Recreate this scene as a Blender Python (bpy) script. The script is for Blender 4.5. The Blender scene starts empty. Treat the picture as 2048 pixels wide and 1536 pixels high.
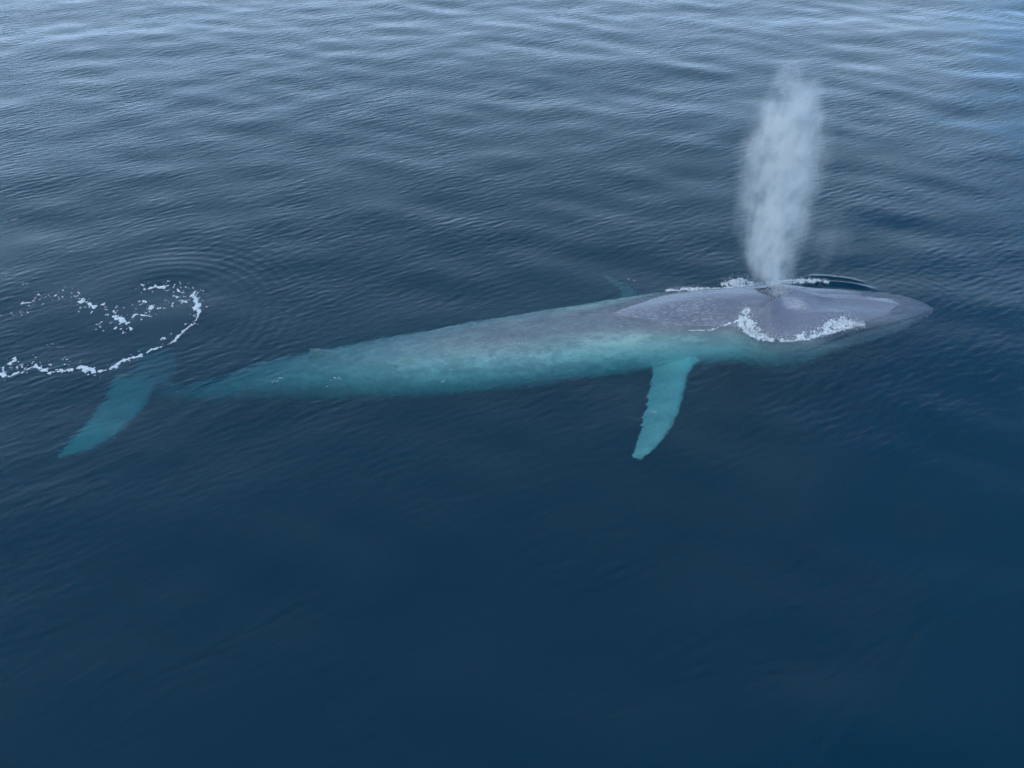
import bpy, math, numpy as np
from mathutils import Vector, Matrix

# ------------------------------------------------------------------ camera
sc = bpy.context.scene
COL = sc.collection
FPX = 1607.0                      # focal length in pixels of the 2048 px wide photograph
PITCH = math.radians(40)
CAMH = 14.8
cd = bpy.data.cameras.new("camera")
cd.sensor_fit = 'HORIZONTAL'; cd.sensor_width = 36.0
cd.lens = 36.0 * FPX / 2048.0
cd.clip_start = 0.1; cd.clip_end = 6000
cam = bpy.data.objects.new("camera", cd)
cam.location = (0, 0, CAMH)
cam.rotation_euler = (math.radians(90) - PITCH, 0, 0)
COL.objects.link(cam); sc.camera = cam

# ------------------------------------------------------------------ world
SUN_EL, SUN_AZ = math.radians(54), math.radians(205)     # azimuth clockwise from +Y
w = bpy.data.worlds.new("World"); sc.world = w; w.use_nodes = True
nt = w.node_tree; N = nt.nodes; L = nt.links; N.clear()
def nd(nt, t, **kw):
    n = nt.nodes.new(t)
    for k, v in kw.items():
        if k.startswith('i_'):
            key = k[2:]; key = int(key) if key.isdigit() else key
            n.inputs[key].default_value = v
        else: setattr(n, k, v)
    return n
out = nd(nt, 'ShaderNodeOutputWorld')
sky = nd(nt, 'ShaderNodeTexSky', sky_type='NISHITA')
sky.sun_disc = False; sky.sun_elevation = SUN_EL; sky.sun_rotation = SUN_AZ
sky.air_density = 1.0; sky.dust_density = 1.5; sky.ozone_density = 1.2
bg1 = nd(nt, 'ShaderNodeBackground', i_1=0.15)
L.new(sky.outputs[0], bg1.inputs[0])
# a thin cloud layer lit from above: brighter low down, torn open towards the right
tc = nd(nt, 'ShaderNodeTexCoord')
sep = nd(nt, 'ShaderNodeSeparateXYZ'); L.new(tc.outputs['Generated'], sep.inputs[0])
def wmath(op, a, b=None, c=None, clamp=False):
    m = nd(nt, 'ShaderNodeMath', operation=op, use_clamp=clamp)
    for i, v in enumerate((a, b, c)):
        if v is None: continue
        if isinstance(v, (int, float)): m.inputs[i].default_value = v
        else: L.new(v, m.inputs[i])
    return m.outputs[0]
zz = wmath('MAXIMUM', sep.outputs[2], 0.0)
hor = wmath('POWER', wmath('SUBTRACT', 1.0, zz, clamp=True), 1.3)
bri = wmath('MULTIPLY_ADD', hor, 2.15, 0.40)
ccol = nd(nt, 'ShaderNodeMix', data_type='RGBA')
L.new(hor, ccol.inputs['Factor']); ccol.inputs['A'].default_value = (0.44, 0.735, 1.0, 1); ccol.inputs['B'].default_value = (0.51, 0.71, 1.0, 1)

# cloud cover on the plane of the cloud deck
inv = wmath('DIVIDE', 1.0, wmath('ADD', zz, 0.12))
px_ = wmath('MULTIPLY', sep.outputs[0], inv); py_ = wmath('MULTIPLY', sep.outputs[1], inv)
cmb = nd(nt, 'ShaderNodeCombineXYZ'); L.new(px_, cmb.inputs[0]); L.new(py_, cmb.inputs[1])
cn = nd(nt, 'ShaderNodeTexNoise', i_Scale=1.6, i_Detail=6.0, i_Roughness=0.55); L.new(cmb.outputs[0], cn.inputs['Vector'])
az = wmath('DIVIDE', sep.outputs[0], wmath('ADD', wmath('ABSOLUTE', sep.outputs[1]), 0.15))
gap = wmath('SUBTRACT', az, 0.34)
cov = wmath('SUBTRACT', cn.outputs[0], wmath('MULTIPLY', gap, 0.35))
cr = nd(nt, 'ShaderNodeMapRange', i_1=0.33, i_2=0.41, i_3=0.75, clamp=True); L.new(cov, cr.inputs[0])
# towards the gap the veil is thin and blue
gp = nd(nt, 'ShaderNodeMapRange', i_1=0.46, i_2=0.36, clamp=True); L.new(cov, gp.inputs[0])
cc2 = nd(nt, 'ShaderNodeMix', data_type='RGBA'); L.new(gp.outputs[0], cc2.inputs['Factor']); L.new(ccol.outputs['Result'], cc2.inputs['A']); cc2.inputs['B'].default_value = (0.22, 0.50, 0.94, 1)
bg2 = nd(nt, 'ShaderNodeBackground'); L.new(cc2.outputs['Result'], bg2.inputs[0]); L.new(bri, bg2.inputs[1])
mx = nd(nt, 'ShaderNodeMixShader')
L.new(cr.outputs[0], mx.inputs[0]); L.new(bg1.outputs[0], mx.inputs[1]); L.new(bg2.outputs[0], mx.inputs[2])
L.new(mx.outputs[0], out.inputs[0])
w.cycles.sampling_method = 'MANUAL'; w.cycles.sample_map_resolution = 512

sd = bpy.data.lights.new("sun", 'SUN'); sd.energy = 1.5; sd.angle = math.radians(30); sd.color = (1.0, 0.96, 0.9)
sun = bpy.data.objects.new("sun", sd); COL.objects.link(sun)
sv = Vector((math.sin(SUN_AZ) * math.cos(SUN_EL), math.cos(SUN_AZ) * math.cos(SUN_EL), math.sin(SUN_EL)))
sun.rotation_euler = sv.to_track_quat('Z', 'Y').to_euler(); sun.location = sv * 60

vs = sc.view_settings
vs.view_transform = 'Standard'; vs.look = 'None'; vs.exposure = 0.0; vs.gamma = 1.0
cy = sc.cycles
cy.use_denoising = True
cy.max_bounces = 10; cy.diffuse_bounces = 3; cy.glossy_bounces = 3; cy.transmission_bounces = 6
cy.volume_bounces = 3; cy.transparent_max_bounces = 8
cy.caustics_refractive = True; cy.caustics_reflective = False; cy.blur_glossy = 1.0
cy.sample_clamp_indirect = 8.0; cy.volume_step_rate = 1.0; cy.volume_max_steps = 256

# ------------------------------------------------------------------ helpers
def ray(px, py):
    u = (px - 1024) / FPX; v = (768 - py) / FPX
    d = np.array([u, math.cos(PITCH) + v * math.sin(PITCH), -math.sin(PITCH) + v * math.cos(PITCH)])
    return d / np.linalg.norm(d)
def pt(px, py, z=0.0):
    """the point of height z seen at a photo pixel, through the flat sea surface when z is below it"""
    d = ray(px, py); o = np.array([0, 0, CAMH])
    if z >= 0: return o + d * ((z - CAMH) / d[2])
    s = o - d * (CAMH / d[2]); r = 1 / 1.333; c = -d[2]
    t = r * d + (r * c - math.sqrt(1 - r * r * (1 - c * c))) * np.array([0, 0, 1.0])
    return s + t * (z / t[2])
ORG = pt(1560, 600, 0.4); ORG[2] = 0
ANG = math.radians(5.31)
CA, SA = math.cos(ANG), math.sin(ANG)
def loc(p):                       # world -> whale frame (x to the snout, y to the far flank)
    q0, q1 = p[0] - ORG[0], p[1] - ORG[1]
    return np.array([CA * q0 + SA * q1, -SA * q0 + CA * q1, p[2]])
def lp(px, py, z=0.0): return loc(pt(px, py, z))
def toloc(X, Y):
    q0, q1 = X - ORG[0], Y - ORG[1]
    return CA * q0 + SA * q1, -SA * q0 + CA * q1

rng = np.random.default_rng(11)
def perlin(x, y, seed=0):
    r = np.random.default_rng(seed); n = 256
    ga = r.random(n * n) * 2 * np.pi; gx, gy = np.cos(ga), np.sin(ga)
    xi = np.floor(x).astype(np.int64); yi = np.floor(y).astype(np.int64); fx = x - xi; fy = y - yi
    def g(i, j, dx, dy):
        k = (i % n) * n + (j % n); return gx[k] * dx + gy[k] * dy
    u = fx * fx * fx * (fx * (fx * 6 - 15) + 10); v = fy * fy * fy * (fy * (fy * 6 - 15) + 10)
    a = g(xi, yi, fx, fy); b = g(xi + 1, yi, fx - 1, fy); c = g(xi, yi + 1, fx, fy - 1); d = g(xi + 1, yi + 1, fx - 1, fy - 1)
    return (a + u * (b - a) + v * (c - a) + u * v * (a - b - c + d)) * 1.5
def fbm(x, y, oct=4, seed=0, gain=0.5):
    s = 0; amp = 1
    for k in range(oct):
        s = s + amp * perlin(x * 2 ** k + 13.7 * k, y * 2 ** k - 7.1 * k, seed + k); amp *= gain
    return s
def sstep(a, b, x):
    t = np.clip((x - a) / (b - a), 0, 1); return t * t * (3 - 2 * t)

def link(name, verts, faces, mat, smooth=True, parent=None):
    me = bpy.data.meshes.new(name)
    me.from_pydata([tuple(map(float, v)) for v in verts], [], [tuple(map(int, f)) for f in faces]); me.update()
    if smooth: me.polygons.foreach_set('use_smooth', [True] * len(me.polygons))
    me.materials.append(mat)
    o = bpy.data.objects.new(name, me); COL.objects.link(o)
    if parent: o.parent = parent
    return o
def tag(o, label=None, cat=None, group=None, kind=None):
    for k, v in (('label', label), ('category', cat), ('group', group), ('kind', kind)):
        if v: o[k] = v
    return o
def material(name):
    m = bpy.data.materials.new(name); m.use_nodes = True; m.node_tree.nodes.clear()
    return m, m.node_tree

# ------------------------------------------------------------------ the sea surface as a height field
SW = pt(300, 640)[:2]             # centre of the swirl the flukes left
def comps(n, l0, l1, dir0, spread, slope, seed):
    r = np.random.default_rng(seed)
    lam = np.exp(r.uniform(np.log(l0), np.log(l1), n)); th = math.radians(dir0) + r.normal(0, math.radians(spread), n)
    k = 2 * np.pi / lam; a = slope / k * r.uniform(0.6, 1.4, n) * math.sqrt(2.0 / n)
    return k * np.cos(th), k * np.sin(th), a, r.uniform(0, 2 * np.pi, n), lam
# directions are those the crests travel along (normal to the crest lines)
WAVES = [comps(10, 6.0, 14.0, 100, 26, 0.016, 1),
         comps(16, 2.2, 5.0, 122, 28, 0.017, 2),
         comps(16, 1.8, 4.5, 60, 24, 0.017, 3),
         comps(14, 0.9, 1.8, 118, 26, 0.008, 4)]
RIP = [comps(36, 0.30, 0.60, 126, 16, 0.031, 5),
       comps(40, 0.19, 0.32, 122, 20, 0.050, 6),
       comps(12, 0.25, 0.45, 75, 14, 0.012, 7)]
def addw(h, X, Y, cs, amp=1.0):
    kx, ky, a, ph, lam = cs
    for i in range(len(a)):
        h += (a[i] * amp) * np.sin(kx[i] * X + ky[i] * Y + ph[i])
def sea(X, Y, far=None):
    h = np.zeros_like(X)
    lx, ly = toloc(X, Y)
    for c in WAVES: addw(h, X, Y, c)
    # water lies calmer along the whale and inside the swirl
    near = np.exp(-((ly + 0.1) / 2.2) ** 2) * sstep(7.5, 4.5, lx) * sstep(-21, -14, lx)
    dsw = np.hypot(X - SW[0], (Y - SW[1]))
    c0 = pt(-5, 500); pool = np.exp(-(((X - c0[0]) / 1.4) ** 2 + ((Y - c0[1]) / 1.3) ** 2) ** 2)
    h *= 1 - 0.45 * near
    r = np.zeros_like(X)
    for c in RIP: addw(r, X, Y, c)
    env = 0.85 + 0.60 * fbm(X / 5.0, Y / 3.5, 3, 40)
    env = np.clip(env, 0.25, 1.5) * (1 - 0.30 * near) * (1 - 0.8 * np.exp(-(dsw / 2.0) ** 2)) * (1 - 0.45 * np.exp(-((dsw - 3.3) / 1.2) ** 2) * (Y > SW[1] - 0.5))
    env *= (1 - 0.38 * sstep(19, 12, Y)) * (1 - 0.85 * pool)
    h += r * env * 0.9
    # rings running out from the swirl
    ring = np.sin(dsw * 2 * np.pi / 0.36 + 0.8 * fbm(X / 2, Y / 2, 2, 50)) * np.exp(-((dsw - 3.7) / 1.6) ** 2)
    a = np.arctan2(Y - SW[1], X - SW[0])
    h += 0.0055 * ring * sstep(-0.9, 0.1, a) * sstep(2.9, 1.6, a)
    # creases fanning out to the right of the swirl
    for (pa, pb, pc, lam, amp, wd) in (((400, 850), (560, 745), (440, 790), 0.85, 0.010, 2.2), ((60, 950), (180, 905), (140, 960), 0.7, 0.008, 1.6), ((430, 560), (560, 500), (480, 540), 0.55, 0.005, 2.0)):
        A_, B_, C_ = pt(*pa)[:2], pt(*pb)[:2], pt(*pc)[:2]; dv = (B_ - A_) / np.hypot(*(B_ - A_))
        dn = -(X - C_[0]) * dv[1] + (Y - C_[1]) * dv[0]; dl = (X - C_[0]) * dv[0] + (Y - C_[1]) * dv[1]
        phs = dn * 2 * np.pi / lam + 1.5 * fbm(X / 1.8, Y / 1.8, 2, int(lam * 100))
        h += amp * (1 - np.abs(np.sin(phs / 2)) ** 0.8) * np.exp(-(dn / wd) ** 2 - (dl / (wd * 1.3)) ** 2)
    # bow ripples ahead of the snout
    hx, hy = lx - 3.2, (ly + 0.3)
    db = np.sqrt((hx / 1.25) ** 2 + (hy) ** 2)
    h += 0.0016 * np.sin(db * 2 * np.pi / 0.30 + 0.8 * fbm(X, Y, 2, 60)) * np.exp(-((db - 2.4) / 0.8) ** 2) * sstep(-0.5, 1.0, hx)
    # low ridge of water pushed up along the far side of the head, dip behind it
    t = np.clip((lx - 1.7) / 1.9, 0, 1)
    yl = 1.45 - 0.55 * t ** 2
    h += 0.10 * np.exp(-((ly - yl) / 0.13) ** 2) * sstep(1.3, 1.9, lx) * sstep(3.9, 3.0, lx)
    h += 0.05 * np.exp(-((ly - yl - 0.42) / 0.10) ** 2) * sstep(1.6, 2.1, lx) * sstep(3.7, 3.0, lx)
    if far is not None: h *= far
    return h
def seaxy(x, y):
    return sea(np.array([x], float), np.array([y], float))[0]

def axis_pts(lo, hi, step, outer):
    core = np.arange(lo, hi + step / 2, step)
    g = []; s = step; v = hi
    while v < outer: s *= 1.16; v += s; g.append(v)
    g2 = []; s = step; v = lo
    while v > -outer: s *= 1.16; v -= s; g2.append(v)
    return np.array(g2[::-1] + list(core) + g)
xs = axis_pts(-37, 37, 0.048, 1500); ys = axis_pts(5, 60, 0.048, 1500)
X, Y = np.meshgrid(xs, ys)
fade = sstep(75, 42, np.abs(X)) * sstep(110, 66, Y) * sstep(-8, 4.5, Y)
Z = sea(X, Y, fade)
ny, nx = X.shape
co = np.stack([X, Y, Z], -1).reshape(-1, 3)
idx = np.arange(nx * ny).reshape(ny, nx)
q = np.stack([idx[:-1, :-1], idx[:-1, 1:], idx[1:, 1:], idx[1:, :-1]], -1).reshape(-1, 4)
B = len(co)
xa, xb, ya, yb = xs[0], xs[-1], ys[0], ys[-1]
bot = np.array([[xa, ya, -90], [xb, ya, -90], [xb, yb, -90], [xa, yb, -90]])
co = np.vstack([co, bot])
ng = [list(idx[0, ::-1]) + [B, B + 1], list(idx[::-1, -1]) + [B + 1, B + 2],
      list(idx[-1, :]) + [B + 2, B + 3], list(idx[:, 0]) + [B + 3, B], [B + 3, B + 2, B + 1, B]]
me = bpy.data.meshes.new("sea")
nl = q.size + sum(map(len, ng))
me.vertices.add(len(co)); me.vertices.foreach_set('co', co.ravel())
me.loops.add(nl); me.loops.foreach_set('vertex_index', np.concatenate([q.ravel()] + [np.array(g) for g in ng]).astype(np.int32))
starts = np.concatenate([np.arange(len(q)) * 4, q.size + np.cumsum([0] + [len(g) for g in ng[:-1]])]).astype(np.int32)
me.polygons.add(len(starts)); me.polygons.foreach_set('loop_start', starts)
sm = np.ones(len(starts), bool); sm[-5:] = False
me.polygons.foreach_set('use_smooth', sm)
me.update(calc_edges=True); me.validate()

m, t = material("sea_water")
o_ = nd(t, 'ShaderNodeOutputMaterial')
gl = nd(t, 'ShaderNodeBsdfGlass', i_IOR=1.333, i_Roughness=0.02)
gl.inputs['Color'].default_value = (1, 1, 1, 1)
geo = nd(t, 'ShaderNodeNewGeometry')
bumps = []
prev = None
for sx, sy, rot, dist, det in ((1.6, 7.0, 30, 0.010, 3.0), (6.0, 15.0, 24, 0.0070, 3.0)):
    mp = nd(t, 'ShaderNodeMapping'); mp.vector_type = 'TEXTURE'
    mp.inputs['Rotation'].default_value = (0, 0, math.radians(rot)); mp.inputs['Scale'].default_value = (1 / sx, 1 / sy, 1)
    t.links.new(geo.outputs['Position'], mp.inputs[0])
    nn = nd(t, 'ShaderNodeTexNoise', i_Scale=1.0, i_Detail=det, i_Roughness=0.5, i_Distortion=0.3); t.links.new(mp.outputs[0], nn.inputs['Vector'])
    b = nd(t, 'ShaderNodeBump', i_Strength=1.0, i_Distance=dist); t.links.new(nn.outputs[0], b.inputs['Height'])
    if prev: t.links.new(prev.outputs[0], b.inputs['Normal'])
    prev = b
t.links.new(prev.outputs[0], gl.inputs['Normal'])
t.links.new(gl.outputs[0], o_.inputs['Surface'])
va = nd(t, 'ShaderNodeVolumeAbsorption', i_Density=1.0); va.inputs['Color'].default_value = (0.47, 0.875, 0.905, 1)
vsn = nd(t, 'ShaderNodeVolumeScatter', i_Density=1.0, i_Anisotropy=0.0); vsn.inputs['Color'].default_value = (0.008, 0.0375, 0.061, 1)
ad = nd(t, 'ShaderNodeAddShader'); t.links.new(va.outputs[0], ad.inputs[0]); t.links.new(vsn.outputs[0], ad.inputs[1])
t.links.new(ad.outputs[0], o_.inputs['Volume'])
me.materials.append(m)
sea_o = bpy.data.objects.new("sea", me); COL.objects.link(sea_o)
tag(sea_o, "deep blue sea surface with fine ripples and gentle swell", "sea", kind='structure')

# ------------------------------------------------------------------ whale
def catmull(xk, Yk, x):
    """monotone-ish cubic through the knots; Yk is (n, m)"""
    Yk = np.asarray(Yk, float); n = len(xk)
    dm = np.zeros_like(Yk)
    s = (Yk[1:] - Yk[:-1]) / (xk[1:] - xk[:-1])[:, None]
    dm[0], dm[-1] = s[0], s[-1]
    for i in range(1, n - 1):
        a, b = s[i - 1], s[i]
        dm[i] = np.where(a * b > 0, 2 * a * b / (a + b + 1e-12 * np.sign(a + b)), 0)
    i = np.clip(np.searchsorted(xk, x) - 1, 0, n - 2)
    hh = (xk[i + 1] - xk[i]); tt = ((x - xk[i]) / hh)[:, None]; hh = hh[:, None]
    return (2 * tt ** 3 - 3 * tt ** 2 + 1) * Yk[i] + (tt ** 3 - 2 * tt ** 2 + tt) * hh * dm[i] + (-2 * tt ** 3 + 3 * tt ** 2) * Yk[i + 1] + (tt ** 3 - tt ** 2) * hh * dm[i + 1]
# x, yc, ztop, w (half width), zc (widest level), zbot, e (squareness of the back), lip (overhang of the lower jaw)
ST = np.array([
    (-20.9, 0.45, -3.05, 0.05, -3.1, -3.15, 1.0, 0),
    (-20.5, 0.40, -3.00, 0.20, -3.2, -3.4, 1.0, 0),
    (-19.5, 0.28, -3.55, 0.26, -3.95, -4.3, 1.0, 0),
    (-18.0, 0.02, -2.80, 0.45, -3.35, -4.0, 1.0, 0),
    (-16.5, -0.25, -1.85, 0.66, -2.45, -3.45, 1.0, 0),
    (-15.0, -0.38, -1.15, 0.86, -2.10, -3.35, 1.0, 0),
    (-12.0, -0.42, -0.48, 1.22, -1.75, -3.20, 1.0, 0),
    (-9.0, -0.22, -0.14, 1.46, -1.55, -3.15, 1.0, 0),
    (-6.0, 0.15, -0.08, 1.60, -1.42, -3.10, 1.0, 0),
    (-4.2, 0.33, 0.08, 1.62, -1.36, -3.10, 1.0, 0),
    (-3.0, 0.38, 0.28, 1.62, -1.30, -3.05, 1.0, 0),
    (-1.7, 0.34, 0.36, 1.62, -1.20, -3.00, 1.05, 0),
    (-0.5, 0.0, 0.38, 1.82, -0.72, -2.95, 1.25, 0),
    (0.5, -0.06, 0.36, 1.74, -0.52, -2.80, 1.35, 0.06),
    (1.6, -0.02, 0.27, 1.36, -0.42, -2.50, 1.35, 0.26),
    (2.6, 0.03, 0.16, 1.14, -0.34, -2.10, 1.35, 0.36),
    (3.6, 0.0, 0.05, 0.94, -0.27, -1.60, 1.3, 0.26),
    (4.35, -0.02, -0.02, 0.66, -0.22, -1.10, 1.2, 0.14),
    (4.9, -0.14, -0.07, 0.34, -0.20, -0.70, 1.0, 0.06),
    (5.12, -0.27, -0.15, 0.08, -0.22, -0.36, 1.0, 0.0)])
bx = np.concatenate([np.arange(-20.9, -4.0, 0.10), np.arange(-4.0, 5.11, 0.035), [5.12]])
S = catmull(ST[:, 0], ST[:, 1:], bx)
NA = 144
th = np.linspace(0, 2 * np.pi, NA, endpoint=False)
V = []
for x, (yc, zt, wd, zc, zb, e, lip) in zip(bx, S):
    s_, c_ = np.sin(th), np.cos(th)
    ex = 2.0 / (2.0 * max(e, 1.0))
    y = wd * np.sign(s_) * np.abs(s_) ** ex
    z = np.where(c_ > 0, zc + (zt - zc) * np.abs(c_) ** (ex ** 0.5), zc + (zb - zc) * np.abs(c_))
    # lower jaw stands out below the mouth line, with a crease between
    below = np.clip((zc + 0.02 - z) / 0.25, 0, 1); groove = np.exp(-((z - zc) / 0.05) ** 2)
    y = y + np.sign(s_) * np.abs(s_) * (lip * below * np.exp(-np.clip(zc - z, 0, 9) / 0.9) * 1.3 - 0.30 * lip * groove)
    V.append(np.stack([np.full(NA, x), yc + y, z], -1))
V = np.array(V)
xg, yg, zg = V[..., 0], V[..., 1] - S[:, 0][:, None], V[..., 2]
up = sstep(-0.1, 0.5, np.cos(th))[None, :]
dz = np.zeros_like(xg)
# splash guard: a raised lip round the V of the two nostrils, steep behind, running out forward
YM, XA = 0.28, 0.42
yw_ = V[..., 1] - YM
dV = ((XA - xg) * math.tan(math.radians(34)) - np.abs(yw_)) * math.cos(math.radians(34))
lipf = sstep(-0.95, -0.45, xg) * np.where(yw_ > 0, sstep(0.60, 0.30, yw_), 1.0)
run = sstep(2.1, 0.5, xg)
dz += 0.27 * np.where(dV < 0, np.exp(-(np.abs(dV) / (0.42 + 0.25 * sstep(0.2, 1.2, xg))) ** 2.2), np.exp(-(dV / 0.05) ** 2)) * lipf * run
dz += np.where(dV >= 0, -0.05 * np.exp(-((dV - 0.1) / 0.16) ** 2), 0) * lipf * sstep(0.7, 0.3, xg)
dz -= 0.10 * np.exp(-((dV - 0.045) / 0.032) ** 2) * sstep(-0.62, -0.35, xg) * sstep(0.55, 0.40, xg)
dz += 0.055 * np.exp(-((yg - 0.20 + 0.06 * (xg - 1)) / 0.09) ** 2) * sstep(0.6, 1.4, xg) * sstep(4.6, 3.0, xg)
dz += 0.03 * np.exp(-((yg + 0.62 - 0.05 * (xg - 1)) / 0.07) ** 2) * sstep(0.2, 0.8, xg) * sstep(2.6, 1.4, xg)
dz -= 0.075 * np.exp(-((yg - 0.50) / 0.17) ** 2) * sstep(0.5, 1.6, xg) * sstep(4.4, 3.2, xg)
dz -= 0.030 * np.exp(-((yg + 0.28) / 0.22) ** 2) * sstep(0.8, 1.8, xg) * sstep(4.4, 3.0, xg)
dz += 0.020 * np.exp(-(yg / 0.35) ** 2) * sstep(-0.8, -2.0, xg)
# folds and unevenness of the blubber
dz += 0.012 * fbm(xg / 1.3, yg / 0.5, 3, 70)
V[..., 2] += dz * up
# low dorsal fin
nb = len(bx)
verts = V.reshape(-1, 3)
iv = np.arange(nb * NA).reshape(nb, NA)
f = np.stack([iv[:-1], np.roll(iv[:-1], -1, 1), np.roll(iv[1:], -1, 1), iv[1:]], -1).reshape(-1, 4)
faces = [tuple(a) for a in f] + [tuple(iv[0][::-1]), tuple(iv[-1])]
verts = [tuple(v) for v in verts]

def blade(outA, outB, thick, up=np.array([0, 0, 1.0]), n=24, root_thick=None):
    """a flattened limb between two edge lines (leading outA, trailing outB), lens-shaped in section"""
    A = np.array(outA, float); Bq = np.array(outB, float)
    ka = np.linspace(0, 1, len(A)); tt = np.linspace(0, 1, 40)
    a = catmull(ka, A, tt); b = catmull(np.linspace(0, 1, len(Bq)), Bq, tt)
    out = []
    for i in range(len(tt)):
        ph = np.linspace(0, 2 * np.pi, n, endpoint=False)
        c = (a[i] + b[i]) / 2; hv = (a[i] - b[i]) / 2
        th_ = thick * ((1 - tt[i]) * 1.0 + 0.12) if root_thick is None else root_thick * (1 - tt[i]) ** 1.2 + thick * (1 - 0.8 * tt[i])
        asym = 1 + 0.45 * np.cos(ph)
        out.append(c + np.cos(ph)[:, None] * hv + (np.sin(ph) * asym * th_ / 2)[:, None] * up)
    O = np.array(out).reshape(-1, 3); base = len(verts)
    verts.extend([tuple(v) for v in O]); ii = np.arange(40 * n).reshape(40, n) + base
    ff = np.stack([ii[:-1], np.roll(ii[:-1], -1, 1), np.roll(ii[1:], -1, 1), ii[1:]], -1).reshape(-1, 4)
    faces.extend([tuple(k) for k in ff]); faces.append(tuple(ii[0][::-1])); faces.append(tuple(ii[-1]))
# near flipper: leading edge faces the snout
L1 = [lp(1452, 686, -1.75), lp(1385, 738, -1.55), lp(1366, 795, -1.35), lp(1347, 848, -1.2), lp(1322, 884, -1.1), lp(1284, 919, -1.0)]
T1 = [lp(1300, 700, -1.9), lp(1305, 748, -1.65), lp(1296, 795, -1.4), lp(1284, 848, -1.2), lp(1274, 884, -1.1), lp(1262, 913, -1.0)]
blade(L1, T1, 0.14, root_thick=0.35)
# far flipper, mirrored about the body and swept back
def mir(p, dx=0.0, k=1.0, dz_=0.0): return np.array([p[0] + dx, 0.68 - (p[1] - 0.0) * k, p[2] + dz_])
L2 = [np.array([-2.6, 1.3, -2.2]), np.array([-3.2, 1.9, -2.5]), lp(1254, 572, -2.6), lp(1224, 558, -2.3), lp(1208, 552, -2.1), lp(1197, 549, -1.9)]
T2 = [np.array([-3.9, 1.2, -2.5]), np.array([-4.2, 1.8, -2.6]), lp(1238, 580, -2.65), lp(1216, 564, -2.35), lp(1203, 555, -2.15), lp(1196, 550, -1.9)]
blade(L2, T2, 0.12, root_thick=0.30)
# flukes
zc_ = -2.1
L3 = [np.array([-19.4, 0.25, -3.3]), lp(316, 768, -2.95), lp(292, 808, -2.75), lp(245, 862, -2.65), lp(180, 900, -2.60), lp(116, 914, -2.55)]
T3 = [np.array([-20.9, 0.45, -3.1]), lp(232, 752, -2.95), lp(208, 795, -2.80), lp(180, 838, -2.70), lp(146, 880, -2.60), lp(112, 908, -2.55)]
blade(L3, T3, 0.09, root_thick=0.40)
fc = np.array([-20.0, 0.40, 0])
def mf(p): return np.array([p[0] + 0.15, 2 * fc[1] - p[1], p[2] - 0.5 - 0.7 * abs(p[1] - fc[1])])
blade([mf(p) if i else p for i, p in enumerate(L3)], [mf(p) if i else p for i, p in enumerate(T3)], 0.09, root_thick=0.40)
# dorsal fin, low and hooked
xr = np.array([-14.5, -0.20, 0])
D1 = [np.array([-13.5, -0.36, -0.9]), np.array([-14.2, -0.36, -0.58]), np.array([-14.75, -0.35, -0.40])]
D2 = [np.array([-15.0, -0.36, -1.15]), np.array([-14.85, -0.36, -0.75]), np.array([-14.9, -0.35, -0.43])]
blade(D1, D2, 0.05, up=np.array([0, 1.0, 0]), root_thick=0.16)

m, t = material("whale_skin")
o_ = nd(t, 'ShaderNodeOutputMaterial'); pb = nd(t, 'ShaderNodeBsdfPrincipled', i_Roughness=0.34)
pb.inputs['IOR'].default_value = 1.38
t.links.new(pb.outputs[0], o_.inputs['Surface'])
tc = nd(t, 'ShaderNodeTexCoord'); OB = tc.outputs['Object']
def tm(op, a, b=None, c=None, clamp=False):
    n = nd(t, 'ShaderNodeMath', operation=op, use_clamp=clamp)
    for i, v in enumerate((a, b, c)):
        if v is None: continue
        if isinstance(v, (int, float)): n.inputs[i].default_value = v
        else: t.links.new(v, n.inputs[i])
    return n.outputs[0]
def noise(scale, det=4.0, rough=0.55, vec=None, dist=0.0):
    n = nd(t, 'ShaderNodeTexNoise', i_Scale=scale, i_Detail=det, i_Roughness=rough, i_Distortion=dist)
    t.links.new(vec if vec is not None else OB, n.inputs['Vector']); return n.outputs[0]
def mrange(v, a, b, c=0.0, d=1.0, smooth=True):
    n = nd(t, 'ShaderNodeMapRange', i_1=a, i_2=b, i_3=c, i_4=d); n.interpolation_type = 'SMOOTHSTEP' if smooth else 'LINEAR'
    t.links.new(v, n.inputs[0]); return n.outputs[0]
def stretch(s):
    n = nd(t, 'ShaderNodeMapping'); n.inputs['Scale'].default_value = s; t.links.new(OB, n.inputs[0]); return n.outputs[0]
def mixc(f, a, b):
    n = nd(t, 'ShaderNodeMix', data_type='RGBA')
    for k, v in (('Factor', f), ('A', a), ('B', b)):
        if isinstance(v, tuple): n.inputs[k].default_value = (*v, 1)
        elif isinstance(v, float): n.inputs[k].default_value = v
        else: t.links.new(v, n.inputs[k])
    return n.outputs['Result']
sx = nd(t, 'ShaderNodeSeparateXYZ'); t.links.new(OB, sx.inputs[0]); ox, oy, oz = sx.outputs
big = noise(1.0, 4, 0.6, stretch((0.45, 1.2, 1.2)))
base = mixc(mrange(big, 0.35, 0.65), (0.108, 0.124, 0.170), (0.172, 0.182, 0.235))
# pale mottling, thickest on the back and flank behind the head
sp = noise(11.0, 6, 0.75, stretch((0.6, 1.4, 1.4)))
area = mrange(ox, -0.6, -2.6)
fl = tm('MULTIPLY', mrange(sp, 0.50, 0.60), tm('MULTIPLY', area, mrange(noise(0.9, 3, 0.6), 0.36, 0.6, 0.25, 1.0)))
# paler flank, its colour raised further to offset light lost under water
fk = tm('MULTIPLY', mrange(oz, 0.10, -0.55), mrange(ox, 0.3, -2.0))
base = mixc(tm('MULTIPLY', fk, mrange(ox, -17.0, -8.5, 0.30, 0.95)), base, mixc(mrange(noise(3.0, 5, 0.7, stretch((0.5, 1, 1))), 0.40, 0.62), (0.48, 0.50, 0.51), (0.80, 0.80, 0.77)))
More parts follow.
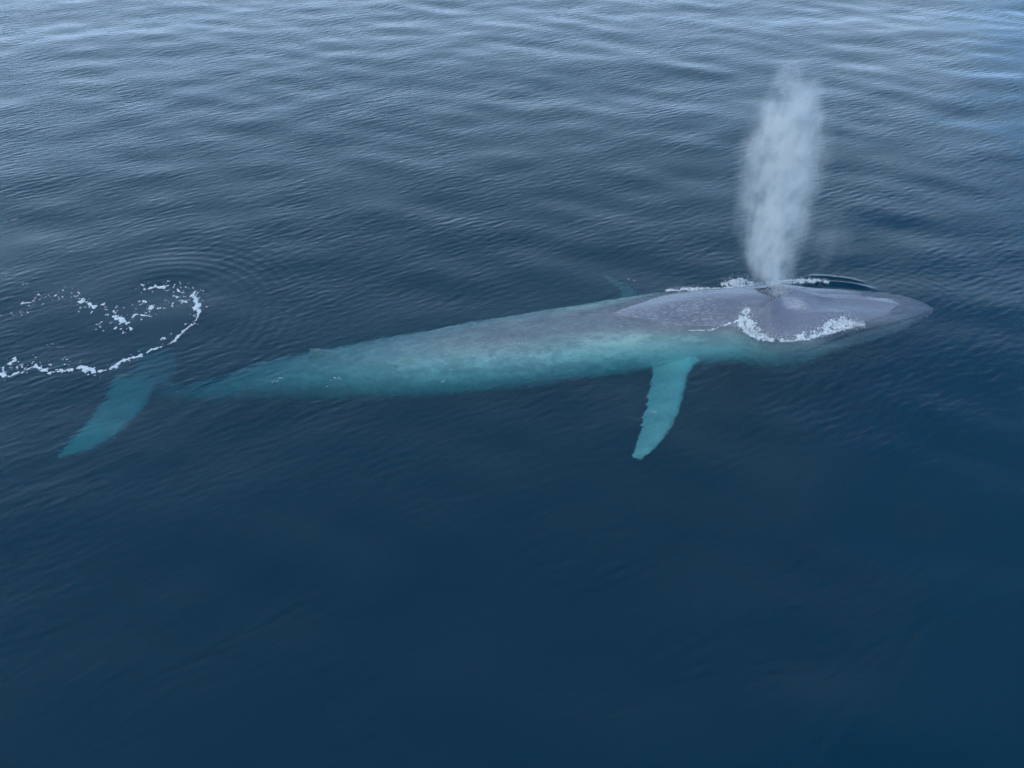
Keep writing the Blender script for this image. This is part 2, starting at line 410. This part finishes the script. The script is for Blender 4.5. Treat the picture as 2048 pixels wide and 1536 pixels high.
# dark saddle along the spine, mottling over it
gn = nd(t, 'ShaderNodeNewGeometry'); sn = nd(t, 'ShaderNodeSeparateXYZ'); t.links.new(gn.outputs['Normal'], sn.inputs[0])
sad = tm('MULTIPLY', mrange(sn.outputs[2], 0.68, 0.90), mrange(big, 0.30, 0.55, 0.7, 1.0))
base = mixc(tm('MULTIPLY', sad, mrange(ox, -19, -4, 0.75, 0.35)), base, (0.19, 0.20, 0.25))
base = mixc(tm('MULTIPLY', fl, 0.55), base, (0.37, 0.375, 0.42))
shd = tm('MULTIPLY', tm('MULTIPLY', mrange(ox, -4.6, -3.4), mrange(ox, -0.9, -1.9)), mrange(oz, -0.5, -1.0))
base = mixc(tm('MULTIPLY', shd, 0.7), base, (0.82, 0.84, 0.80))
gpt = tm('MULTIPLY', tm('MULTIPLY', mrange(ox, -0.25, 0.15), mrange(ox, 0.95, 0.45)), tm('MULTIPLY', mrange(oy, -0.62, -0.42), mrange(oy, 0.05, -0.3)))
base = mixc(tm('MULTIPLY', tm('MULTIPLY', gpt, mrange(oz, 0.2, 0.3)), mrange(sp, 0.40, 0.60, 0.3, 0.8)), base, (0.42, 0.42, 0.46))  # pale patch on the splash guard, its sheen put into the colour
# pale underside of the throat pleats and the limbs
base = mixc(tm('MULTIPLY', mrange(oz, -1.25, -2.4, 0.0, 0.5), mrange(ox, -14.0, -9.0)), base, (0.55, 0.58, 0.57))
base = mixc(tm('MULTIPLY', mrange(oz, -0.55, -0.95, 0.0, 0.8), mrange(ox, -0.2, 0.6)), base, (0.34, 0.38, 0.36))
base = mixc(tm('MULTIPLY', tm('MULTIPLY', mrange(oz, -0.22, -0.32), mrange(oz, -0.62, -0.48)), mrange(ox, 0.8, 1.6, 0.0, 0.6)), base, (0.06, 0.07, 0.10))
limb = tm('MAXIMUM', mrange(ox, -18.6, -19.6, 0.0, 0.42), mrange(tm('ABSOLUTE', tm('SUBTRACT', oy, 0.3)), 1.75, 2.3))
base = mixc(tm('MULTIPLY', limb, 0.75), base, mixc(mrange(big, 0.35, 0.65), (0.30, 0.37, 0.39), (0.46, 0.52, 0.53)))
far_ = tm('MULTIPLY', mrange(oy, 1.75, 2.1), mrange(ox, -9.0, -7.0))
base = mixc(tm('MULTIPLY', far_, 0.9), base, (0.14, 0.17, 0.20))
# caustic glow low on the shoulder, put into the colour as a near-white patch
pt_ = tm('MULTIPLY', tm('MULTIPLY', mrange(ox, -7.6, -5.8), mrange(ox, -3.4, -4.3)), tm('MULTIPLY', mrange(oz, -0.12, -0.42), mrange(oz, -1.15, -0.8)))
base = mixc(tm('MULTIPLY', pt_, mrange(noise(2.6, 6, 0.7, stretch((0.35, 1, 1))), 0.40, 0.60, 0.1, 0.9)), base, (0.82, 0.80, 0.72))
# dark scuffs
dk = noise(9.0, 5, 0.7, stretch((0.45, 1, 1)))
base = mixc(tm('MULTIPLY', mrange(dk, 0.58, 0.68), 0.45), base, (0.08, 0.09, 0.11))
# scratches along the body
scr = nd(t, 'ShaderNodeTexNoise', i_Scale=1.0, i_Detail=3.0, i_Roughness=0.6); t.links.new(stretch((0.6, 26, 26)), scr.inputs['Vector'])
base = mixc(tm('MULTIPLY', mrange(scr.outputs[0], 0.60, 0.72), 0.25), base, (0.34, 0.34, 0.38))
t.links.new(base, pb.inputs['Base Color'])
b = nd(t, 'ShaderNodeBump', i_Strength=0.6, i_Distance=0.02); t.links.new(sp, b.inputs['Height'])
b2 = nd(t, 'ShaderNodeBump', i_Strength=0.5, i_Distance=0.05); t.links.new(noise(1.8, 3, 0.5, stretch((0.35, 1, 1))), b2.inputs['Height']); t.links.new(b.outputs[0], b2.inputs['Normal'])
t.links.new(b2.outputs[0], pb.inputs['Normal'])
t.links.new(mrange(noise(6, 4), 0.35, 0.65, 0.12, 0.30), pb.inputs['Roughness'])
SKIN = m
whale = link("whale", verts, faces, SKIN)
whale.location = (ORG[0], ORG[1], 0); whale.rotation_euler = (0, 0, ANG)
rm = whale.modifiers.new("remesh", 'REMESH'); rm.mode = 'VOXEL'; rm.voxel_size = 0.022; rm.use_smooth_shade = True
sm_ = whale.modifiers.new("smooth", 'SMOOTH'); sm_.factor = 0.6; sm_.iterations = 2
tag(whale, "huge mottled blue-grey whale breathing at the surface, tail and belly under water", "whale")

# nostrils: dark wet slits seated in the pits of the blowhole
m, t = material("nostril_skin")
o_ = nd(t, 'ShaderNodeOutputMaterial'); pb = nd(t, 'ShaderNodeBsdfPrincipled', i_Roughness=0.3); pb.inputs['Base Color'].default_value = (0.02, 0.02, 0.025, 1)
tcn = nd(t, 'ShaderNodeTexCoord'); nn = nd(t, 'ShaderNodeTexNoise', i_Scale=20.0); t.links.new(tcn.outputs['Object'], nn.inputs['Vector'])
bb = nd(t, 'ShaderNodeBump', i_Distance=0.01); t.links.new(nn.outputs[0], bb.inputs['Height']); t.links.new(bb.outputs[0], pb.inputs['Normal'])
t.links.new(pb.outputs[0], o_.inputs['Surface'])
def whale_top(lx, ly):
    """height of the whale's upper side in its own frame (-9 where there is none)"""
    lx = np.asarray(lx, float); ly = np.asarray(ly, float); z = np.full(lx.shape, -9.0)
    bi = np.clip(np.searchsorted(bx, lx), 1, len(bx) - 1); bi = np.where(np.abs(bx[bi - 1] - lx) < np.abs(bx[bi] - lx), bi - 1, bi)
    hc = np.argsort(np.where(np.cos(th) > -0.05, 0, 9) + 0.0 * th, kind='stable')
    half = np.nonzero(np.cos(th) > -0.05)[0]
    for k in np.unique(bi):
        mk = bi == k; yy = V[k, half, 1]; o2 = np.argsort(yy); zz2 = V[k, half, 2][o2]; yy = yy[o2]
        z[mk] = np.interp(ly[mk], yy, zz2, left=-9, right=-9)
    z[(lx < bx[0]) | (lx > bx[-1])] = -9
    return z
for sgn in (-1, 1):
    vv = []; ff = []; n1, n2 = 30, 12; ta = math.radians(34)
    us = np.linspace(0, 1, n1); xx = 0.40 - 0.86 * us; cyy = YM + sgn * ((XA - xx) * math.tan(ta) - 0.012 / math.cos(ta))
    zz0 = whale_top(xx, cyy)
    for i in range(n1):
        rr = math.sin(math.pi * min(max(us[i], 0.03), 0.97)) ** 0.7
        for j in range(n2):
            a = 2 * math.pi * j / n2
            vv.append((xx[i], cyy[i] + 0.045 * rr * math.cos(a), zz0[i] + 0.022 + 0.05 * rr * math.sin(a) * (1 if math.sin(a) < 0 else 0.25)))
    for i in range(n1 - 1):
        for j in range(n2): ff.append((i * n2 + j, i * n2 + (j + 1) % n2, (i + 1) * n2 + (j + 1) % n2, (i + 1) * n2 + j))
    ff.append(tuple(range(n2))[::-1]); ff.append(tuple(range((n1 - 1) * n2, n1 * n2)))
    link("blowhole", vv, ff, m, parent=whale)

# ------------------------------------------------------------------ foam
m, t = material("sea_foam")
o_ = nd(t, 'ShaderNodeOutputMaterial'); pb = nd(t, 'ShaderNodeBsdfPrincipled', i_Roughness=0.6)
geo = nd(t, 'ShaderNodeNewGeometry')
n1_ = nd(t, 'ShaderNodeTexNoise', i_Scale=22.0, i_Detail=5.0, i_Roughness=0.7); t.links.new(geo.outputs['Position'], n1_.inputs['Vector'])
rp = nd(t, 'ShaderNodeMapRange', i_1=0.40, i_2=0.62); t.links.new(n1_.outputs[0], rp.inputs[0])
mc = nd(t, 'ShaderNodeMix', data_type='RGBA'); mc.inputs['A'].default_value = (0.38, 0.45, 0.53, 1); mc.inputs['B'].default_value = (0.80, 0.82, 0.84, 1)
t.links.new(rp.outputs[0], mc.inputs['Factor']); t.links.new(mc.outputs['Result'], pb.inputs['Base Color'])
bb = nd(t, 'ShaderNodeBump', i_Distance=0.02); t.links.new(n1_.outputs[0], bb.inputs['Height']); t.links.new(bb.outputs[0], pb.inputs['Normal'])
t.links.new(pb.outputs[0], o_.inputs['Surface'])
FOAM = m

def seg_dist(X, Y, poly):
    """distance to a polyline and the parameter along it (0..1)"""
    P = np.array(poly, float); best = np.full(X.shape, 1e9); par = np.zeros_like(X)
    ln = np.hypot(*(P[1:] - P[:-1]).T); cum = np.concatenate([[0], np.cumsum(ln)])
    for i in range(len(P) - 1):
        d = P[i + 1] - P[i]; tt = np.clip(((X - P[i, 0]) * d[0] + (Y - P[i, 1]) * d[1]) / (d @ d + 1e-12), 0, 1)
        dd = np.hypot(X - P[i, 0] - tt * d[0], Y - P[i, 1] - tt * d[1])
        mk = dd < best; best[mk] = dd[mk]; par[mk] = ((cum[i] + tt * ln[i]) / cum[-1])[mk]
    return best, par
def iso_mesh(xs_, ys_, Fv, ztop):
    """marching squares: keeps F > 0, returns verts (x, y, z) and faces; z = ztop + height from F"""
    ny_, nx_ = Fv.shape; verts_, faces_, key = [], [], {}
    def vert(k, x, y, fv):
        if k not in key: key[k] = len(verts_); verts_.append((x, y, fv))
        return key[k]
    ins = Fv > 0
    cells = ins[:-1, :-1] | ins[:-1, 1:] | ins[1:, 1:] | ins[1:, :-1]
    for j, i in zip(*np.nonzero(cells)):
        cs = ((j, i), (j, i + 1), (j + 1, i + 1), (j + 1, i)); poly = []
        for a in range(4):
            p, q_ = cs[a], cs[(a + 1) % 4]; fp, fq = Fv[p], Fv[q_]
            if fp > 0: poly.append(vert(('v',) + p, xs_[p[1]], ys_[p[0]], fp))
            if (fp > 0) != (fq > 0):
                s = fp / (fp - fq); k = ('e',) + tuple(sorted((p, q_)))
                poly.append(vert(k, xs_[p[1]] + s * (xs_[q_[1]] - xs_[p[1]]), ys_[p[0]] + s * (ys_[q_[0]] - ys_[p[0]]), 0.0))
        if len(poly) >= 3: faces_.append(tuple(poly))
    v = np.array(verts_); return v, faces_
def foam_sheet(name, label, box, step, field, hmax, zfun, rough=0.0, drops=None):
    x0, x1, y0, y1 = box
    xs_ = np.arange(x0, x1, step); ys_ = np.arange(y0, y1, step); XX, YY = np.meshgrid(xs_, ys_)
    Fv = field(XX, YY)
    Fv = np.where(np.abs(Fv) < 1e-6, 1e-6, Fv)
    v, fcs = iso_mesh(xs_, ys_, Fv, 0)
    z = zfun(v[:, 0], v[:, 1])
    hgt = hmax * np.sqrt(np.clip(v[:, 2], 0, 1))
    if rough: hgt = hgt + rough * np.clip(v[:, 2] * 3, 0, 1) * (fbm(v[:, 0] * 9, v[:, 1] * 9, 4, 90, 0.65))
    vv = np.stack([v[:, 0], v[:, 1], z - 0.006 + hgt], -1)
    vb = np.stack([v[:, 0], v[:, 1], z - 0.02], -1)      # underside, so that the foam has thickness
    n = len(vv); faces_ = list(fcs) + [tuple(k + n for k in fc_[::-1]) for fc_ in fcs]
    edge = {}
    for fc_ in fcs:
        for a in range(len(fc_)):
            e = (fc_[a], fc_[(a + 1) % len(fc_)])
            edge[e] = 1
    for (a, b_) in list(edge):
        if (b_, a) not in edge: faces_.append((b_, a, a + n, b_ + n))
    allv = [tuple(k) for k in np.vstack([vv, vb])]
    if drops is not None:
        for (x, y, z0, r) in drops:
            bi = len(allv)
            rr = rng.normal(0, 1, (6, 3)); 
            oc = np.array([(1, 0, 0), (-1, 0, 0), (0, 1, 0), (0, -1, 0), (0, 0, 1), (0, 0, -1)], float) * r * (1 + 0.25 * rr)
            allv += [tuple(k) for k in oc + np.array([x, y, z0])]
            for fz in ((0, 2, 4), (2, 1, 4), (1, 3, 4), (3, 0, 4), (2, 0, 5), (1, 2, 5), (3, 1, 5), (0, 3, 5)): faces_.append(tuple(bi + k for k in fz))
    o = link(name, allv, faces_, FOAM)
    tag(o, label, "sea foam", kind='stuff'); return o

g2 = lambda pts: [pt(a, b_)[:2] for a, b_ in pts]
main = g2([(-30, 752), (0, 745), (22, 748), (45, 738), (70, 733), (80, 738), (110, 741), (140, 739), (165, 738), (190, 744), (205, 742), (235, 727), (262, 714), (290, 706), (315, 696), (340, 684), (362, 668), (378, 652), (390, 638), (398, 626), (396, 612), (391, 598), (388, 582)])
wmain = [(0, .11), (.1, .05), (.16, .09), (.25, .05), (.33, .10), (.45, .05), (.55, .04), (.75, .05), (.85, .07), (.93, .10), (1, .05)]
extra = [(g2([(0, 738), (12, 726), (24, 720)]), .08), (g2([(290, 578), (310, 573), (342, 571)]), .07), (g2([(350, 576), (366, 579)]), .035),
         (g2([(350, 588), (378, 592)]), .03), (g2([(332, 600), (352, 603), (360, 598), (374, 604)]), .06), (g2([(276, 600), (288, 604), (298, 613)]), .07),
         (g2([(160, 604), (180, 607), (192, 614), (204, 609)]), .08), (g2([(228, 631), (240, 636), (250, 640)]), .13), (g2([(250, 640), (256, 657)]), .09),
         (g2([(262, 637), (276, 631), (302, 632)]), .05), (g2([(44, 611), (74, 602)]), .03), (g2([(322, 677), (332, 676)]), .05), (g2([(268, 610), (272, 612)]), .07)]
haloa = g2([(0, 735), (60, 728), (140, 732)]); halob = g2([(160, 600), (250, 640), (300, 625), (360, 598)]); haloc = g2([(285, 575), (340, 568), (390, 585), (398, 625)])
halod = g2([(30, 625), (70, 603), (130, 588), (190, 610)]); haloe = g2([(210, 650), (255, 655)])
def swirl(X, Y):
    nz = fbm(X * 4.5, Y * 3.0, 4, 21, 0.6); n2 = fbm(X * 12, Y * 8, 3, 33)
    Xd = X + 0.10 * fbm(X * 1.6, Y * 1.6, 3, 5); Yd = Y + 0.12 * fbm(X * 1.6, Y * 1.6, 3, 8)
    d, p = seg_dist(Xd, Yd, main); wd = 0.66 * np.interp(p, *zip(*wmain))
    Fv = (wd * (1.0 + 1.9 * nz + 0.9 * n2) - d) / 0.08
    for pl, wd in extra:
        d, p = seg_dist(Xd, Yd, pl); Fv = np.maximum(Fv, (0.60 * wd * (0.9 + 2.0 * nz + 1.0 * n2) - d) / 0.08)
    for pl, wd, th_ in ((haloa, .5, .55), (halob, .5, .50), (haloc, .42, .50), (halod, .5, .56), (haloe, .5, .48), (main, .26, .46)):
        d, p = seg_dist(X, Y, pl); Fv = np.maximum(Fv, (n2 * 0.9 + 0.5 * nz - th_ - 0.55 * (d / wd) ** 2) / 0.5)
    return Fv
a, b_ = pt(-40, 760), pt(420, 560)
foam_sheet("sea_foam", "thin broken white foam line curling into a hook above the whale's flukes", (a[0] - 1.5, b_[0] + 0.5, pt(100, 762)[1], pt(100, 556)[1]), 0.022, swirl, 0.02, sea)

# foam washing round the head: field in the sea plane, resting on whichever is higher, water or skin
def ground(x, y):
    x = np.asarray(x, float); y = np.asarray(y, float)
    lx, ly = toloc(x, y)
    return np.maximum(sea(x, y), whale_top(lx, ly))
def head_foam(name, label, lines, thr, step=0.016, hmax=0.045, rough=0.04, ndrop=0, dh=0.25):
    pts = np.vstack([np.array(g2(l[0])) for l in lines]); mg = 0.6
    box = (pts[:, 0].min() - mg, pts[:, 0].max() + mg, pts[:, 1].min() - mg, pts[:, 1].max() + mg)
    def field(X, Y):
        nz = fbm(X * 3.2, Y * 3.2, 4, 121, 0.65); n2 = fbm(X * 10, Y * 10, 4, 133, 0.7); n3 = 1 - 2.2 * np.abs(fbm(X * 6.5, Y * 6.5, 3, 141, 0.6))
        Xd = X + 0.05 * fbm(X * 3, Y * 3, 3, 5); Yd = Y + 0.06 * fbm(X * 3, Y * 3, 3, 8)
        Fv = np.full(X.shape, -1.0)
        for pl, ws, dens in lines:
            d, p = seg_dist(Xd, Yd, g2(pl)); wd = np.interp(p, np.linspace(0, 1, len(ws)), ws)
            Fv = np.maximum(Fv, dens + 0.45 * nz + 0.50 * n3 + 0.35 * n2 - thr - 1.5 * (d / wd) ** 2)
        return Fv
    drops = []
    r = np.random.default_rng(len(name) + ndrop)
    tot = sum(len(l[0]) for l in lines)
    for pl, ws, dens in lines:
        P = np.array(g2(pl)); k = int(ndrop * len(pl) / tot * min(dens, 1))
        tt = r.random(k) * (len(P) - 1); i = tt.astype(int); f_ = tt - i
        c = P[i] * (1 - f_)[:, None] + P[np.minimum(i + 1, len(P) - 1)] * f_[:, None]
        wd = np.interp(tt / (len(P) - 1), np.linspace(0, 1, len(ws)), ws)
        c = c + r.normal(0, 1, (k, 2)) * (wd * 0.62)[:, None]
        zz3 = ground(c[:, 0], c[:, 1]) + np.abs(r.normal(0, 0.3, k)) * dh * wd / 0.25
        rr = r.uniform(0.005, 0.015, k)
        drops += [(c[q, 0], c[q, 1], zz3[q], rr[q]) for q in range(k)]
    return foam_sheet(name, label, box, step, field, hmax, ground, rough=rough, drops=drops)
head_foam("sea_foam", "bright churned white foam curving along the near side of the whale's head",
          [([(1490, 636), (1484, 648), (1497, 660), (1515, 672), (1540, 681)], [.16, .26, .30, .30, .20], .95),
           ([(1540, 676), (1565, 681), (1592, 679), (1625, 671), (1650, 662)], [.20, .20, .20, .18, .20], .36),
           ([(1650, 662), (1672, 654), (1692, 650), (1712, 650), (1726, 652)], [.20, .28, .30, .22, .06], .95),
           ([(1560, 684), (1590, 683), (1630, 674), (1670, 663), (1722, 652)], [.05, .06, .06, .06, .04], 1.0)], 0.55, ndrop=3600)
head_foam("sea_foam", "white foam strip along the far side of the whale's head, behind the blow",
          [([(1450, 568), (1470, 565), (1490, 563), (1510, 567)], [.18, .30, .30, .18], .85),
           ([(1470, 575), (1490, 577), (1505, 573)], [.16, .2, .1], .45),
           ([(1510, 567), (1540, 565), (1575, 562), (1610, 562), (1635, 564), (1656, 568)], [.12, .12, .18, .20, .18, .06], .80)], 0.50, ndrop=1500, dh=0.3)
head_foam("sea_foam", "narrow line of foam along the far edge of the whale's back",
          [([(1334, 581), (1355, 579), (1380, 578), (1405, 577), (1428, 578)], [.05, .14, .16, .12, .05], .80),
           ([(1428, 579), (1460, 582), (1508, 582)], [.06, .06, .05], .7)], 0.50, ndrop=500)
head_foam("sea_foam", "hair-thin foam thread at the waterline on the near side of the back",
          [([(1378, 660), (1405, 661), (1425, 658), (1447, 653), (1474, 649)], [.02, .03, .035, .04, .05], 1.0)], 0.55, step=0.012, hmax=0.02, rough=0.0)

# stray flecks of froth adrift over the back and behind the swirl
vv = []; ff = []; r = np.random.default_rng(77)
for (px, py, n_, sp_) in ((675, 757, 14, .10), (885, 763, 9, .09), (548, 764, 6, .07), (1330, 693, 6, .04), (1040, 688, 7, .08), (1242, 652, 5, .03), (1358, 694, 5, .03), (30, 438, 9, .10), (12, 441, 6, .06), (12, 547, 5, .06), (50, 570, 7, .08), (1262, 560, 4, .1), (1308, 826, 10, .05), (560, 757, 6, .06), (650, 775, 2, .03), (105, 688, 6, .08), (118, 692, 4, .05)):
    c = pt(px, py)
    for k in range(n_):
        x, y = c[0] + r.normal() * sp_, c[1] + r.normal() * sp_ * 0.6; z0 = float(ground([x], [y])[0]); a0 = r.random() * 6.28; L_ = r.uniform(0.008, 0.022); bi = len(vv)
        for q in range(6): vv.append((x + L_ * math.cos(a0 + q * 1.047) * 1.5, y + L_ * 0.7 * math.sin(a0 + q * 1.047), z0 - 0.004))
        vv.append((x, y, z0 + 0.012))
        for q in range(6): ff.append((bi + q, bi + (q + 1) % 6, bi + 6))
        ff.append(tuple(bi + q for q in range(5, -1, -1)))
tag(link("sea_foam", vv, ff, FOAM), "scattered tiny flecks of froth floating over the whale's sunken back and left of the swirl", "sea foam", kind='stuff')

# ------------------------------------------------------------------ the blow
BP = np.array([-0.02, 0.22]); bw = np.array([ORG[0] + CA * BP[0] - SA * BP[1], ORG[1] + SA * BP[0] + CA * BP[1], 0.40])
def upright(px, py):              # a pixel onto the upright plane through the blowhole
    d = ray(px, py); k = bw[1] / d[1]; return d[0] * k - bw[0], CAMH + d[2] * k - bw[2]
prof = [(590, 1556, 20), (575, 1552, 30), (560, 1546, 42), (540, 1541, 50), (500, 1540, 62), (450, 1545, 76), (400, 1553, 82), (350, 1561, 88), (300, 1569, 93), (250, 1580, 84), (200, 1591, 62), (160, 1594, 54), (116, 1592, 34)]
PR = []
for py, cx, hw in prof:
    x0, z0 = upright(cx, py); x1, _ = upright(cx + hw, py); PR.append((z0, x0, x1 - x0))
PR = np.array(PR); PR = PR[np.argsort(PR[:, 0])]
ZT = PR[-1, 0]; print("blow height", ZT, PR[:, 2])
m, t = material("spray_mist")
o_ = nd(t, 'ShaderNodeOutputMaterial')
tc = nd(t, 'ShaderNodeTexCoord'); OB = tc.outputs['Object']
sx = nd(t, 'ShaderNodeSeparateXYZ'); t.links.new(OB, sx.inputs[0]); ox, oy, oz = sx.outputs
h_ = tm('DIVIDE', oz, float(ZT), clamp=True)
def curve(vals, lo, hi):
    c = nd(t, 'ShaderNodeFloatCurve'); cm = c.mapping; cu = cm.curves[0]
    zs = PR[:, 0] / ZT; pts_ = [(float(np.clip(z, 0, 1)), float((v - lo) / (hi - lo))) for z, v in zip(zs, vals)]
    pts_[0] = (0.0, pts_[0][1]); pts_[-1] = (1.0, pts_[-1][1])
    cu.points[0].location = pts_[0]; cu.points[1].location = pts_[-1]
    for p in pts_[1:-1]: cu.points.new(*p)
    cm.update(); t.links.new(h_, c.inputs['Value'])
    return tm('MULTIPLY_ADD', c.outputs[0], hi - lo, lo)
lo_, hi_ = PR[:, 1].min() - .01, PR[:, 1].max() + .01
cx_ = curve(PR[:, 1], lo_, hi_); rw_ = curve(PR[:, 2], 0.0, 2.0)
# billows: the axis and edge are displaced by noise
wn = nd(t, 'ShaderNodeTexNoise', i_Scale=0.9, i_Detail=7.0, i_Roughness=0.66); t.links.new(stretch((1, 1, 0.8)), wn.inputs['Vector'])
ws_ = nd(t, 'ShaderNodeSeparateColor'); t.links.new(wn.outputs['Color'], ws_.inputs[0])
dx = tm('MULTIPLY', tm('SUBTRACT', ws_.outputs[0], 0.5), tm('MULTIPLY_ADD', h_, 1.0, 0.55))
dy = tm('MULTIPLY', tm('SUBTRACT', ws_.outputs[1], 0.5), 0.8)
rx = tm('DIVIDE', tm('SUBTRACT', tm('ADD', ox, dx), cx_), rw_)
ry = tm('DIVIDE', tm('ADD', oy, dy), tm('MULTIPLY', rw_, 0.9))
rho = tm('SQRT', tm('ADD', tm('MULTIPLY', rx, rx), tm('MULTIPLY', ry, ry)))
body = mrange(rho, 1.14, 0.15)
d1 = noise(1.7, 8, 0.66, stretch((1, 1, 0.7))); d2 = noise(6.5, 4, 0.6, stretch((1, 1, 0.35)))
dens = tm('MULTIPLY', body, mrange(d1, 0.38, 0.66, 0.04, 2.1))
dens = tm('MULTIPLY', dens, mrange(d2, 0.3, 0.7, 0.55, 1.45))
dens = tm('MULTIPLY', dens, mrange(h_, 0.0, 0.30, 1.7, 0.95)); dens = tm('MULTIPLY', dens, mrange(h_, 1.0, 0.90, 0.0, 1.0))
# thinner veil drifting off to the right low down
vx = tm('DIVIDE', tm('SUBTRACT', tm('ADD', ox, dx), 1.05), 1.0); vz = tm('DIVIDE', tm('SUBTRACT', oz, 1.9), 1.5); vy = tm('DIVIDE', oy, 0.9)
vr = tm('SQRT', tm('ADD', tm('ADD', tm('MULTIPLY', vx, vx), tm('MULTIPLY', vz, vz)), tm('MULTIPLY', vy, vy)))
veil = tm('MULTIPLY', mrange(tm('ADD', vr, tm('MULTIPLY', tm('SUBTRACT', ws_.outputs[2], 0.5), 1.6)), 0.95, 0.1), mrange(d1, 0.40, 0.62, 0.02, 0.20))
dens = tm('MULTIPLY', tm('ADD', dens, veil), 1.3)
pv = nd(t, 'ShaderNodeVolumePrincipled', i_Anisotropy=0.2); pv.inputs['Color'].default_value = (1.0, 0.97, 0.94, 1)
t.links.new(dens, pv.inputs['Density']); t.links.new(pv.outputs[0], o_.inputs['Volume'])
m.cycles.volume_step_rate = 0.2
vv = []; ff = []; n2 = 28
zs = np.linspace(0.0, 1.0, 26)
for z in zs:
    zz4 = z * ZT * 1.02; cxx = np.interp(zz4, PR[:, 0], PR[:, 1]); r_ = np.interp(zz4, PR[:, 0], PR[:, 2])
    rr_ = r_ * 1.1 + 0.15 + 0.35 * z; ex_ = 1.5 * math.exp(-((zz4 - 1.9) / 1.5) ** 2)
    for j in range(n2):
        a = 2 * math.pi * j / n2; c = math.cos(a)
        vv.append((cxx + rr_ * c + (ex_ if c > 0 else 0) * c, rr_ * 0.95 * math.sin(a), zz4))
for i in range(len(zs) - 1):
    for j in range(n2): ff.append((i * n2 + j, i * n2 + (j + 1) % n2, (i + 1) * n2 + (j + 1) % n2, (i + 1) * n2 + j))
ff.append(tuple(range(n2))[::-1]); ff.append(tuple(range((len(zs) - 1) * n2, len(zs) * n2)))
blow = link("whale_blow", vv, ff, m)
blow.location = tuple(bw)
tag(blow, "tall whitish plume of misty breath rising from the whale's blowhole", "blow")
# the coarser drops in it
r = np.random.default_rng(5); vv = []; ff = []
for k in range(5000):
    z = ZT * r.random() ** 1.5 * 0.97; c0 = np.interp(z, PR[:, 0], PR[:, 1]); r0 = np.interp(z, PR[:, 0], PR[:, 2]) * 0.40
    p = np.array([c0 + r.normal() * r0, r.normal() * r0, z + 0.02]); q_ = r.uniform(0.003, 0.007); bi = len(vv)
    for d_ in ((1, 0, 0), (-.5, .87, 0), (-.5, -.87, 0), (0, 0, 1.4), (0, 0, -1.0)): vv.append(tuple(p + q_ * np.array(d_)))
    for fz in ((0, 1, 3), (1, 2, 3), (2, 0, 3), (1, 0, 4), (2, 1, 4), (0, 2, 4)): ff.append(tuple(bi + q for q in fz))
dr = link("spray_drops", vv, ff, FOAM, parent=blow); dr['kind'] = 'stuff'
